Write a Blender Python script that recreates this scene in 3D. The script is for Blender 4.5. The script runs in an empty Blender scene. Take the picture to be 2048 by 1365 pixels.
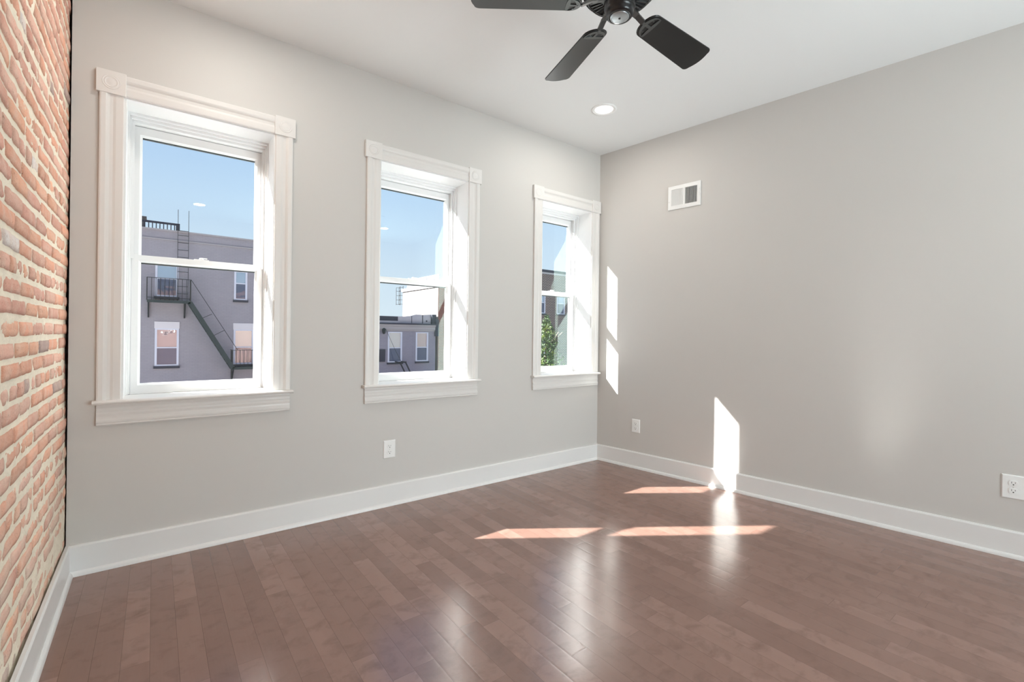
import bpy, math, random
from math import sin, cos, pi, radians, sqrt, atan2
from mathutils import Vector, Matrix, noise

random.seed(7)
SC = bpy.context.scene
COL = SC.collection

# ------------------------------------------------------------------ camera
YAW, ROLL = radians(37.4484), radians(0.70)
FOC, PPY = 933.5, 669.5                       # focal length and horizon row in pixels of a 2048x1365 frame
fwd = Vector((sin(YAW), cos(YAW), 0)); rgt = Vector((cos(YAW), -sin(YAW), 0)); upv = Vector((0, 0, 1))
r2 = rgt * cos(ROLL) + upv * sin(ROLL); u2 = upv * cos(ROLL) - rgt * sin(ROLL)
cam_d = bpy.data.cameras.new('camera'); cam = bpy.data.objects.new('camera', cam_d); COL.objects.link(cam)
M = Matrix((r2, u2, -fwd)).transposed().to_4x4(); M.translation = Vector((-3.1806, -2.8726, 1.1122)); cam.matrix_world = M
cam_d.sensor_width = 36; cam_d.lens = FOC / 2048 * 36
cam_d.shift_y = (PPY - 682.5) / 2048
cam_d.clip_start = 0.02; cam_d.clip_end = 500
SC.camera = cam

# ------------------------------------------------------------------ world, sun, exposure
W = bpy.data.worlds.new('sky'); SC.world = W; W.use_nodes = True
nt = W.node_tree; nt.nodes.clear()
tc = nt.nodes.new('ShaderNodeTexCoord'); sx = nt.nodes.new('ShaderNodeSeparateXYZ')
cr = nt.nodes.new('ShaderNodeValToRGB'); bg = nt.nodes.new('ShaderNodeBackground'); wo = nt.nodes.new('ShaderNodeOutputWorld')
nt.links.new(tc.outputs['Generated'], sx.inputs[0]); nt.links.new(sx.outputs['Z'], cr.inputs[0])
nt.links.new(cr.outputs[0], bg.inputs[0]); nt.links.new(bg.outputs[0], wo.inputs[0])
e = cr.color_ramp.elements
e[0].position = 0.0; e[0].color = (0.78, 0.89, 0.99, 1)
e[1].position = 1.0; e[1].color = (0.10, 0.24, 0.62, 1)
for p_, c_ in ((0.10, (0.70, 0.84, 0.98, 1)), (0.22, (0.59, 0.77, 0.98, 1)), (0.42, (0.37, 0.585, 0.93, 1))):
    q_ = e.new(p_); q_.color = c_
bg.inputs[1].default_value = 1.0

SUN_DIR = Vector((1.48, -1.0, -1.12)).normalized()
sd = bpy.data.lights.new('sun', 'SUN'); sd.energy = 33; sd.angle = radians(0.53); sd.color = (1.0, 0.985, 0.955)
sun = bpy.data.objects.new('sun', sd); COL.objects.link(sun)
sun.rotation_euler = SUN_DIR.to_track_quat('-Z', 'Y').to_euler(); sun.location = (-8, 6, 9)

REAR_FILL_W, LAMP_W = 126.0, 6.0                   # fill lamp added behind each made-up rear window, each recessed lamp
SC.view_settings.view_transform = 'Standard'; SC.view_settings.look = 'None'
SC.view_settings.exposure = 0.0; SC.view_settings.gamma = 1.0
try: SC.view_settings.use_curve_mapping = False
except Exception: pass
cy = SC.cycles
cy.max_bounces = 10; cy.diffuse_bounces = 6; cy.glossy_bounces = 4; cy.transmission_bounces = 6; cy.transparent_max_bounces = 12
cy.sample_clamp_indirect = 40.0; cy.blur_glossy = 0.0; cy.use_denoising = True

# ------------------------------------------------------------------ helpers
def tag(o, label=None, cat=None, group=None, kind=None):
    if label: o['label'] = label
    if cat: o['category'] = cat
    if group: o['group'] = group
    if kind: o['kind'] = kind
    return o

def empty(name, loc=(0, 0, 0), rz=0.0, **k):
    o = bpy.data.objects.new(name, None); COL.objects.link(o); o.location = loc; o.rotation_euler = (0, 0, rz)
    o.empty_display_size = 0.1
    return tag(o, **k)

class MB:
    def __init__(s): s.v = []; s.f = []; s.sm = []
    def add(s, vs, fs, smooth=False):
        n = len(s.v); s.v += [tuple(p) for p in vs]
        for f in fs: s.f.append(tuple(n + i for i in f)); s.sm.append(smooth)
        return s
    def box(s, x0, x1, y0, y1, z0, z1, M=None):
        vs = [Vector((x, y, z)) for x in (x0, x1) for y in (y0, y1) for z in (z0, z1)]
        if M is not None: vs = [M @ v for v in vs]
        return s.add(vs, [(0, 1, 3, 2), (4, 6, 7, 5), (0, 4, 5, 1), (2, 3, 7, 6), (0, 2, 6, 4), (1, 5, 7, 3)])
    def bar(s, a, b, w, h=None):
        """a rectangular bar between two points"""
        a = Vector(a); b = Vector(b); d = b - a; L = d.length
        q = d.to_track_quat('X', 'Z').to_matrix().to_4x4(); q.translation = a; h = h or w
        return s.box(0, L, -w / 2, w / 2, -h / 2, h / 2, q)
    def prism(s, pts, axis, a0, a1, smooth=False):
        """closed 2-D outline swept along an axis: 'x' -> pts are (y,z); 'y' -> (x,z); 'z' -> (x,y)"""
        n = len(pts)
        def P(p, a):
            return {'x': (a, p[0], p[1]), 'y': (p[0], a, p[1]), 'z': (p[0], p[1], a)}[axis]
        vs = [P(p, a0) for p in pts] + [P(p, a1) for p in pts]
        fs = [(i, (i + 1) % n, n + (i + 1) % n, n + i) for i in range(n)]
        s.add(vs, fs, smooth); s.add(vs, [tuple(range(n))[::-1], tuple(range(n, 2 * n))]); return s
    def lathe(s, prof, c=(0, 0, 0), axis='z', n=48, smooth=True, cap0=True, cap1=True):
        """prof = list of (radius, height along axis)"""
        vs = []
        for r, h in prof:
            for k in range(n):
                a = 2 * pi * k / n; u, v = r * cos(a), r * sin(a)
                vs.append({'z': (c[0] + u, c[1] + v, c[2] + h), 'y': (c[0] + u, c[1] + h, c[2] + v)}[axis])
        fs = [(j * n + k, j * n + (k + 1) % n, (j + 1) * n + (k + 1) % n, (j + 1) * n + k) for j in range(len(prof) - 1) for k in range(n)]
        s.add(vs, fs, smooth)
        m = len(prof) - 1
        if cap0: s.add(vs[:n], [tuple(range(n))])
        if cap1: s.add(vs[m * n:], [tuple(range(n))])
        return s
    def slab(s, u0, u1, z0, z1, y0, y1, holes):
        """a wall standing in x/z between y0 and y1, with rectangular holes (x0,x1,z0,z1)"""
        xs = sorted({u0, u1, *[h[0] for h in holes], *[h[1] for h in holes]}); zs = sorted({z0, z1, *[h[2] for h in holes], *[h[3] for h in holes]})
        xs = [x for x in xs if u0 <= x <= u1]; zs = [z for z in zs if z0 <= z <= z1]
        inh = lambda x, z: any(h[0] < x < h[1] and h[2] < z < h[3] for h in holes)
        solid = lambda i, j: 0 <= i < len(xs) - 1 and 0 <= j < len(zs) - 1 and not inh((xs[i] + xs[i + 1]) / 2, (zs[j] + zs[j + 1]) / 2)
        for i in range(len(xs) - 1):
            for j in range(len(zs) - 1):
                if not solid(i, j): continue
                a, b, c, d = xs[i], xs[i + 1], zs[j], zs[j + 1]
                s.add([(a, y0, c), (b, y0, c), (b, y0, d), (a, y0, d)], [(0, 1, 2, 3)])
                s.add([(a, y1, c), (b, y1, c), (b, y1, d), (a, y1, d)], [(3, 2, 1, 0)])
                if not solid(i - 1, j): s.add([(a, y0, c), (a, y1, c), (a, y1, d), (a, y0, d)], [(3, 2, 1, 0)])
                if not solid(i + 1, j): s.add([(b, y0, c), (b, y1, c), (b, y1, d), (b, y0, d)], [(0, 1, 2, 3)])
                if not solid(i, j - 1): s.add([(a, y0, c), (b, y0, c), (b, y1, c), (a, y1, c)], [(3, 2, 1, 0)])
                if not solid(i, j + 1): s.add([(a, y0, d), (b, y0, d), (b, y1, d), (a, y1, d)], [(0, 1, 2, 3)])
        return s
    def build(s, name, mat, parent=None, bevel=0.0, seg=2, merge=True, **k):
        me = bpy.data.meshes.new(name); me.from_pydata(s.v, [], s.f)
        for p, sm in zip(me.polygons, s.sm): p.use_smooth = sm
        import bmesh
        bm = bmesh.new(); bm.from_mesh(me)
        if merge: bmesh.ops.remove_doubles(bm, verts=bm.verts, dist=1e-5)
        bmesh.ops.recalc_face_normals(bm, faces=bm.faces); bm.to_mesh(me); bm.free()
        o = bpy.data.objects.new(name, me); COL.objects.link(o); me.materials.append(mat)
        if parent: o.parent = parent
        if bevel:
            b = o.modifiers.new('bevel', 'BEVEL'); b.width = bevel; b.segments = seg; b.limit_method = 'ANGLE'; b.angle_limit = radians(35)
        return tag(o, **k)

def copy_tree(o, parent=None):
    c = o.copy(); COL.objects.link(c); c.parent = parent
    for ch in [x for x in bpy.data.objects if x.parent == o]: copy_tree(ch, c)
    return c

# ---- materials
def mat(name, col, rough=0.5, metal=0.0, spec=0.5, bump=0.0, bscale=200.0, var=0.0, vscale=6.0, coat=0.0):
    m = bpy.data.materials.new(name); m.use_nodes = True; N = m.node_tree; b = N.nodes['Principled BSDF']
    b.inputs['Base Color'].default_value = (*col, 1); b.inputs['Roughness'].default_value = rough
    b.inputs['Metallic'].default_value = metal; b.inputs['Specular IOR Level'].default_value = spec
    b.inputs['Coat Weight'].default_value = coat
    t = N.nodes.new('ShaderNodeTexCoord')
    if var:
        n = N.nodes.new('ShaderNodeTexNoise'); n.inputs['Scale'].default_value = vscale; n.inputs['Detail'].default_value = 5
        mx = N.nodes.new('ShaderNodeMix'); mx.data_type = 'RGBA'
        mx.inputs[6].default_value = (*[c * (1 - var) for c in col], 1); mx.inputs[7].default_value = (*[min(1, c * (1 + var)) for c in col], 1)
        N.links.new(t.outputs['Object'], n.inputs['Vector']); N.links.new(n.outputs[0], mx.inputs[0]); N.links.new(mx.outputs[2], b.inputs['Base Color'])
    if bump:
        n = N.nodes.new('ShaderNodeTexNoise'); n.inputs['Scale'].default_value = bscale; n.inputs['Detail'].default_value = 3
        bp = N.nodes.new('ShaderNodeBump'); bp.inputs['Strength'].default_value = bump; bp.inputs['Distance'].default_value = 0.002
        N.links.new(t.outputs['Object'], n.inputs['Vector']); N.links.new(n.outputs[0], bp.inputs['Height']); N.links.new(bp.outputs[0], b.inputs['Normal'])
    return m

def emis(name, col, s):
    m = bpy.data.materials.new(name); m.use_nodes = True; b = m.node_tree.nodes['Principled BSDF']
    b.inputs['Base Color'].default_value = (*col, 1); b.inputs['Emission Color'].default_value = (*col, 1); b.inputs['Emission Strength'].default_value = s
    return m

class NG:                                        # tiny node-graph writer
    def __init__(s, m): m.use_nodes = True; s.N = m.node_tree; s.b = s.N.nodes['Principled BSDF']
    def n(s, t, **k):
        x = s.N.nodes.new(t)
        for a, v in k.items(): setattr(x, a, v)
        return x
    def l(s, a, b): s.N.links.new(a, b)
    def m(s, op, a, b=None, c=None):
        x = s.n('ShaderNodeMath', operation=op)
        for i, v in enumerate((a, b, c)):
            if v is None: continue
            if isinstance(v, (int, float)): x.inputs[i].default_value = v
            else: s.l(v, x.inputs[i])
        return x.outputs[0]
    def mix(s, f, a, b, bt='MIX'):
        x = s.n('ShaderNodeMix', data_type='RGBA', blend_type=bt)
        for i, v in ((0, f), (6, a), (7, b)):
            if isinstance(v, (int, float)): x.inputs[i].default_value = v
            elif isinstance(v, tuple): x.inputs[i].default_value = (*v, 1)
            else: s.l(v, x.inputs[i])
        return x.outputs[2]
    def ramp(s, f, stops):
        x = s.n('ShaderNodeValToRGB'); el = x.color_ramp.elements
        for i, (p, c) in enumerate(stops):
            q = el[i] if i < 2 else el.new(p)
            q.position = p; q.color = (*c, 1)
        s.l(f, x.inputs[0]); return x.outputs[0]
    def noise(s, v, sc, det=4, rough=0.5, dist=0.0):
        x = s.n('ShaderNodeTexNoise'); x.inputs['Scale'].default_value = sc; x.inputs['Detail'].default_value = det
        x.inputs['Roughness'].default_value = rough; x.inputs['Distortion'].default_value = dist; s.l(v, x.inputs['Vector']); return x.outputs[0]

M_wall = mat('greige_wall_paint', (0.560, 0.542, 0.518), 0.55, bump=0.05, bscale=350)
M_ceil = mat('ceiling_paint', (0.775, 0.785, 0.785), 0.7)
M_trim = mat('white_trim_paint', (0.72, 0.715, 0.705), 0.32, bump=0.02, bscale=60)
M_casing = mat('casing_paint', (0.69, 0.672, 0.652), 0.35, bump=0.02, bscale=60)
M_jamb = mat('jamb_paint', (0.75, 0.75, 0.745), 0.35)
M_vinyl = mat('white_vinyl', (0.75, 0.75, 0.75), 0.35)
M_plate = mat('white_plastic', (0.80, 0.80, 0.79), 0.3)
M_slot = mat('dark_slot', (0.02, 0.02, 0.02), 0.6)
M_gray_slot = mat('shadowed_slot', (0.10, 0.10, 0.10), 0.6)
M_screw = mat('painted_screw', (0.7, 0.7, 0.68), 0.3, metal=0.4)
M_blackmetal = mat('black_fan_metal', (0.006, 0.006, 0.007), 0.30, metal=0.0, spec=0.45, coat=0.1)
M_blade = mat('black_fan_blade', (0.008, 0.0085, 0.0085), 0.30, spec=0.42)
M_iron = mat('grey_blade_iron', (0.10, 0.105, 0.105), 0.3, metal=0.7)
M_cap = mat('pewter_cap', (0.42, 0.46, 0.48), 0.32, metal=0.8)
M_strip = mat('dark_strip', (0.03, 0.03, 0.035), 0.5)
M_darkgap = mat('dark_gap', (0.02, 0.018, 0.016), 0.9)

def floor_mat():
    m = bpy.data.materials.new('maple_floorboards'); g = NG(m)
    tc = g.n('ShaderNodeTexCoord').outputs['Object']; sp = g.n('ShaderNodeSeparateXYZ'); g.l(tc, sp.inputs[0])
    X, Y = sp.outputs[0], sp.outputs[1]; w = 0.0772
    u = g.m('DIVIDE', g.m('ADD', X, 20.012), w); row = g.m('FLOOR', u); fu = g.m('FRACT', u)
    wn = g.n('ShaderNodeTexWhiteNoise', noise_dimensions='1D'); g.l(row, wn.inputs['W'])
    L = 0.86
    off = g.m('MULTIPLY', wn.outputs['Value'], 7.3)
    # board ends are irregular: warp the coordinate along each row a little
    v = g.m('ADD', g.m('DIVIDE', Y, L), off)
    wv = g.m('MULTIPLY', g.m('SINE', g.m('MULTIPLY', v, 2.1)), 0.33)
    v = g.m('ADD', v, wv); colm = g.m('FLOOR', v); fv = g.m('FRACT', v)
    cmb = g.n('ShaderNodeCombineXYZ'); g.l(row, cmb.inputs[0]); g.l(colm, cmb.inputs[1])
    w2 = g.n('ShaderNodeTexWhiteNoise', noise_dimensions='2D'); g.l(cmb.outputs[0], w2.inputs['Vector'])
    rnd = w2.outputs['Value']
    # grain, different on every board
    mp = g.n('ShaderNodeCombineXYZ'); g.l(g.m('ADD', g.m('MULTIPLY', X, 1.0), g.m('MULTIPLY', rnd, 37.0)), mp.inputs[0])
    g.l(g.m('MULTIPLY', Y, 0.28), mp.inputs[1]); g.l(g.m('MULTIPLY', rnd, 11.0), mp.inputs[2])
    cloud = g.noise(mp.outputs[0], 11.0, 4, 0.55, 0.3)
    mp2 = g.n('ShaderNodeCombineXYZ'); g.l(g.m('ADD', X, g.m('MULTIPLY', rnd, 13.0)), mp2.inputs[0]); g.l(g.m('MULTIPLY', Y, 0.05), mp2.inputs[1])
    grain = g.noise(mp2.outputs[0], 160.0, 4, 0.6)
    mp3 = g.n('ShaderNodeCombineXYZ'); g.l(g.m('MULTIPLY', X, 0.8), mp3.inputs[0]); g.l(g.m('ADD', Y, g.m('MULTIPLY', rnd, 5.0)), mp3.inputs[1]); g.l(rnd, mp3.inputs[2])
    blot = g.noise(mp3.outputs[0], 15.0, 4, 0.6, 0.4)
    base = g.ramp(g.m('ADD', g.m('MULTIPLY', rnd, 0.66), g.m('MULTIPLY', cloud, 0.42)),
                  [(0.0, (0.165, 0.088, 0.068)), (1.0, (0.30, 0.178, 0.143)), (0.3, (0.205, 0.112, 0.087)), (0.65, (0.240, 0.135, 0.106))])
    base = g.mix(g.m('MULTIPLY', g.m('MAXIMUM', g.m('SUBTRACT', blot, 0.50), 0.0), 2.8), base, (0.140, 0.072, 0.055))
    base = g.mix(g.m('MULTIPLY', grain, 0.22), base, (0.30, 0.19, 0.15))
    # bevelled joints
    ed = g.m('MINIMUM', fu, g.m('SUBTRACT', 1.0, fu)); ev = g.m('MULTIPLY', g.m('MINIMUM', fv, g.m('SUBTRACT', 1.0, fv)), L / w)
    ej = g.m('MINIMUM', ed, ev)
    joint = g.m('LESS_THAN', ej, 0.0075)
    base = g.mix(g.m('MULTIPLY', joint, 0.6), base, (0.05, 0.025, 0.018))
    g.l(base, g.b.inputs['Base Color'])
    ro = g.m('ADD', 0.175, g.m('MULTIPLY', cloud, 0.06)); g.l(ro, g.b.inputs['Roughness'])
    g.b.inputs['Specular IOR Level'].default_value = 1.0
    hb = g.m('SMOOTH_MIN', g.m('MULTIPLY', ej, 12.0), 1.0, 0.3)
    bp = g.n('ShaderNodeBump'); bp.inputs['Strength'].default_value = 0.14; bp.inputs['Distance'].default_value = 0.0010
    g.l(g.m('ADD', hb, g.m('ADD', g.m('MULTIPLY', grain, 0.05), g.m('MULTIPLY', rnd, 0.15))), bp.inputs['Height']); g.l(bp.outputs[0], g.b.inputs['Normal'])
    return m
M_floor = floor_mat()

def oldbrick_mat():
    m = bpy.data.materials.new('old_brick'); g = NG(m)
    a = g.n('ShaderNodeAttribute', attribute_name='tint').outputs['Color']
    tc = g.n('ShaderNodeTexCoord').outputs['Object']
    n1 = g.noise(tc, 85, 6, 0.7); n2 = g.noise(tc, 14, 4, 0.6, 0.5); n3 = g.noise(tc, 240, 3, 0.6)
    c = g.mix(g.m('MULTIPLY', g.m('MAXIMUM', g.m('SUBTRACT', n2, 0.42), 0.0), 2.2), a, (0.80, 0.62, 0.50))
    pit = g.m('GREATER_THAN', n1, 0.62)
    c = g.mix(g.m('MULTIPLY', pit, 0.55), c, (0.30, 0.12, 0.07))
    sz = g.n('ShaderNodeSeparateXYZ'); g.l(tc, sz.inputs[0]); n5 = g.noise(tc, 6.0, 4, 0.6)
    lw = g.m('MULTIPLY', g.m('MAXIMUM', g.m('SUBTRACT', 1.15, g.m('MULTIPLY', sz.outputs[2], 1.15)), 0.0), g.m('MAXIMUM', g.m('SUBTRACT', n5, 0.36), 0.0))
    c = g.mix(g.m('MINIMUM', g.m('MULTIPLY', lw, 3.0), 0.75), c, (0.74, 0.64, 0.53))
    c = g.mix(0.25, c, g.mix(n3, (0.45, 0.20, 0.12), (0.95, 0.75, 0.62)))
    g.l(c, g.b.inputs['Base Color']); g.b.inputs['Roughness'].default_value = 0.85; g.b.inputs['Specular IOR Level'].default_value = 0.25
    bp = g.n('ShaderNodeBump'); bp.inputs['Strength'].default_value = 0.8; bp.inputs['Distance'].default_value = 0.005
    g.l(g.m('ADD', n1, g.m('MULTIPLY', n3, 0.4)), bp.inputs['Height']); g.l(bp.outputs[0], g.b.inputs['Normal'])
    return m
M_oldbrick = oldbrick_mat()
M_mortar = mat('cream_mortar', (0.79, 0.71, 0.58), 0.9, spec=0.2, bump=0.8, bscale=90, var=0.12, vscale=25)

def brickwall_mat(name, c1, c2, mortar, bw=0.21, rh=0.072, ms=0.011, rough=0.85, plane='xz', bump=0.5, extra=None):
    m = bpy.data.materials.new(name); g = NG(m)
    tc = g.n('ShaderNodeTexCoord').outputs['Object']; sp = g.n('ShaderNodeSeparateXYZ'); g.l(tc, sp.inputs[0])
    cb = g.n('ShaderNodeCombineXYZ'); h = g.m('ADD', sp.outputs[0], sp.outputs[1]); g.l(h, cb.inputs[0]); g.l(sp.outputs[2], cb.inputs[1])
    br = g.n('ShaderNodeTexBrick'); g.l(cb.outputs[0], br.inputs['Vector'])
    br.inputs['Scale'].default_value = 1.0; br.inputs['Brick Width'].default_value = bw; br.inputs['Row Height'].default_value = rh; br.inputs['Mortar Size'].default_value = ms
    br.inputs['Color1'].default_value = (*c1, 1); br.inputs['Color2'].default_value = (*c2, 1); br.inputs['Mortar'].default_value = (*mortar, 1)
    n1 = g.noise(tc, 1.3, 5, 0.6)
    c = g.mix(0.35, br.outputs['Color'], g.mix(n1, tuple(x * 0.75 for x in c1), tuple(min(1, x * 1.3) for x in c2)))
    g.l(c, g.b.inputs['Base Color']); g.b.inputs['Roughness'].default_value = rough; g.b.inputs['Specular IOR Level'].default_value = 0.2
    bp = g.n('ShaderNodeBump'); bp.inputs['Strength'].default_value = bump; bp.inputs['Distance'].default_value = 0.01; bp.invert = True
    g.l(br.outputs['Fac'], bp.inputs['Height']); g.l(bp.outputs[0], g.b.inputs['Normal'])
    return m
M_greybrick = brickwall_mat('grey_painted_brick', (0.30, 0.283, 0.31), (0.325, 0.307, 0.335), (0.28, 0.263, 0.29))
M_greybrick2 = brickwall_mat('slate_painted_brick', (0.27, 0.255, 0.30), (0.295, 0.28, 0.325), (0.25, 0.235, 0.275))
M_redbrick = brickwall_mat('red_brick', (0.24, 0.075, 0.05), (0.18, 0.06, 0.045), (0.22, 0.15, 0.12))
M_facade = brickwall_mat('sunlit_red_brick', (0.36, 0.22, 0.185), (0.31, 0.19, 0.16), (0.42, 0.36, 0.33))
M_brownbrick = brickwall_mat('brown_brick', (0.13, 0.075, 0.06), (0.07, 0.045, 0.045), (0.42, 0.37, 0.34), ms=0.016, bw=0.24, rh=0.085)
M_creambrick = brickwall_mat('cream_painted_brick', (0.30, 0.27, 0.245), (0.315, 0.285, 0.26), (0.28, 0.25, 0.23), bump=0.25)

def glass_mat(name, tint=(0.97, 1.0, 0.99), refl=(0.72, 0.95, 0.90), add=0.085):
    m = bpy.data.materials.new(name); m.use_nodes = True; N = m.node_tree; N.nodes.clear()
    o = N.nodes.new('ShaderNodeOutputMaterial'); mx = N.nodes.new('ShaderNodeMixShader'); t = N.nodes.new('ShaderNodeBsdfTransparent'); gl = N.nodes.new('ShaderNodeBsdfGlossy')
    ge = N.nodes.new('ShaderNodeNewGeometry'); dt = N.nodes.new('ShaderNodeVectorMath'); dt.operation = 'DOT_PRODUCT'
    N.links.new(ge.outputs['Normal'], dt.inputs[0]); N.links.new(ge.outputs['Incoming'], dt.inputs[1])
    def mt(op, a, b):
        x = N.nodes.new('ShaderNodeMath'); x.operation = op
        for k, v in enumerate((a, b)):
            if isinstance(v, (int, float)): x.inputs[k].default_value = v
            elif v is not None: N.links.new(v, x.inputs[k])
        return x.outputs[0]
    f5 = mt('POWER', mt('SUBTRACT', 1.0, mt('ABSOLUTE', dt.outputs['Value'], 0)), 4.0)       # same from both sides of the sheet
    fac = mt('ADD', mt('MULTIPLY', f5, 0.9), add)
    gl.inputs['Roughness'].default_value = 0.0; gl.inputs['Color'].default_value = (*refl, 1); t.inputs['Color'].default_value = (*tint, 1)
    N.links.new(fac, mx.inputs[0]); N.links.new(t.outputs[0], mx.inputs[1]); N.links.new(gl.outputs[0], mx.inputs[2]); N.links.new(mx.outputs[0], o.inputs[0])
    return m
M_glass = glass_mat('window_glass')

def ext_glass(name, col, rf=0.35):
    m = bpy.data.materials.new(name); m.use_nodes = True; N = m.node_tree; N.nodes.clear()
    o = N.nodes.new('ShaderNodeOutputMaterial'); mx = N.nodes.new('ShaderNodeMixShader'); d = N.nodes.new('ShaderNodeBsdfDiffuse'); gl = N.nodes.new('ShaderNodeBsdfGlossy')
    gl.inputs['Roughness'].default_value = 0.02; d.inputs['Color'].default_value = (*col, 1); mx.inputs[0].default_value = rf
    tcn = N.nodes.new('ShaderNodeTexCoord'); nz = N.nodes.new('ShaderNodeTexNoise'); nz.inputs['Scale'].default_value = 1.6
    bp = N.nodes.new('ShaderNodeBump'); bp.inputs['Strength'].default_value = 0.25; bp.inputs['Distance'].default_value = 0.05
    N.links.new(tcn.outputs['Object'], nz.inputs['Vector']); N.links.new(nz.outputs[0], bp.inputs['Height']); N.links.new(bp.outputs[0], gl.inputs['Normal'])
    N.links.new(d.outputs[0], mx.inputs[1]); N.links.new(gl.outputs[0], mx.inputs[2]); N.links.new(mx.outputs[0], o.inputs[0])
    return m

# ------------------------------------------------------------------ room shell
H = 2.74; XL = -3.4886; TH = radians(7.363); K = math.tan(TH); YB = -4.70; ROT_R = -(pi / 2 - TH)
def rw(s, n=0.0):                       # a point on the right wall: s metres from the corner, n metres into the room
    return Vector((sin(TH) * s - cos(TH) * n, -cos(TH) * s - sin(TH) * n, 0))
XBR = rw(-YB / cos(TH)).x               # right end of the back wall

HOLES = [(-3.303, -2.657), (-2.052, -1.392), (-0.690, -0.106)]
ZS, ZT = 0.785, 2.212
holes = [(a, b, ZS - 0.02, ZT) for a, b in HOLES]

fl = MB(); fl.add([(XL - .02, YB, 0), (XBR + .02, YB, 0), (.02, .02, 0), (XL - .02, .02, 0)], [(0, 1, 2, 3)])
fl.add([(XL - .02, YB, -.12), (XBR + .02, YB, -.12), (.02, .02, -.12), (XL - .02, .02, -.12)], [(3, 2, 1, 0)])
fl.build('floor', M_floor, kind='structure', merge=False)
ce = MB(); ce.prism([(XL - .1, YB - .12), (XBR + .3, YB - .12), (.25, .16), (XL - .1, .16)], 'z', H, H + .12)
LIGHTS = [(-0.630, -0.598), (-2.86, -0.60), (-0.38, -3.60), (-2.74, -3.85)]  # the second one is added out of view to help light the room
ce.build('ceiling', M_ceil, kind='structure')
wf = MB(); wf.slab(XL + 0.0015, 0.2, 0, H, 0.0, 0.16, holes); wf.build('wall_front', M_wall, kind='structure')
we = MB(); we.slab(-14, 14, -3.9, 4.5, 0.162, 0.268, [(a, b, ZS - 0.03, ZT) for a, b in HOLES]); we.box(-.070, 2.2, .268, .305, -3.9, 4.5)
we.build('wall_exterior', M_facade, kind='structure')

wr = MB(); n_ = 0.14
wr.add([(0, 0, 0), (XBR, YB, 0), (XBR + n_, YB, 0), (n_, .0, 0), (0, 0, H), (XBR, YB, H), (XBR + n_, YB, H), (n_, .0, H)],
       [(0, 1, 5, 4), (1, 2, 6, 5), (2, 3, 7, 6), (3, 0, 4, 7), (0, 3, 2, 1), (4, 5, 6, 7)])
wr.build('wall_right', M_wall, kind='structure')
RH = [(-1.90, -1.15, .45, 2.3), (-0.95, -0.20, .45, 2.3)]
wb = MB(); wb.slab(XL, XBR + .1, 0, H, YB - .12, YB, RH); wb.build('wall_back', M_wall, kind='structure')
# unseen rear windows added to light the room: frame, sashes, glass, fill lamp behind
for i, (a, b, c, d) in enumerate(RH):
    w = empty('window_%d' % (i + 4), ((a + b) / 2, YB, c), kind='structure'); hw = (b - a) / 2; hh = d - c  # made-up windows, numbered after the front ones
    f = MB()
    for s in (-1, 1): f.box(s * hw - .0 if s < 0 else hw, s * hw + s * .09, 0, .02, -.09, hh + .09) if s > 0 else f.box(-hw - .09, -hw, 0, .02, -.09, hh + .09)
    f.box(-hw, hw, 0, .02, hh, hh + .09); f.box(-hw, hw, 0, .03, -.09, 0); f.build('casing', M_trim, w)
    f = MB()
    f.box(-hw, -hw + .05, -.09, -.04, 0, hh); f.box(hw - .05, hw, -.09, -.04, 0, hh); f.box(-hw + .05, hw - .05, -.09, -.04, 0, .05); f.box(-hw + .05, hw - .05, -.09, -.04, hh - .05, hh); f.box(-hw + .05, hw - .05, -.09, -.04, hh / 2 - .02, hh / 2 + .02)
    f.build('sash', M_vinyl, w); f = MB(); f.box(-hw + .05, hw - .05, -.068, -.062, .05, hh - .05); f.build('pane', M_glass, w)
    ld = bpy.data.lights.new('rear_fill', 'AREA'); ld.shape = 'RECTANGLE'; ld.size = 0.75; ld.size_y = 1.85; ld.energy = REAR_FILL_W; ld.color = (0.88, 0.945, 1.0)
    lo = bpy.data.objects.new('rear_fill', ld); COL.objects.link(lo); lo.location = ((a + b) / 2, YB - .55, (c + d) / 2 - .45)
    lo.rotation_euler = Vector((0, 1, 0.55)).to_track_quat('-Z', 'Y').to_euler()  # added lamp tilted up to brighten the ceiling

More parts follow.
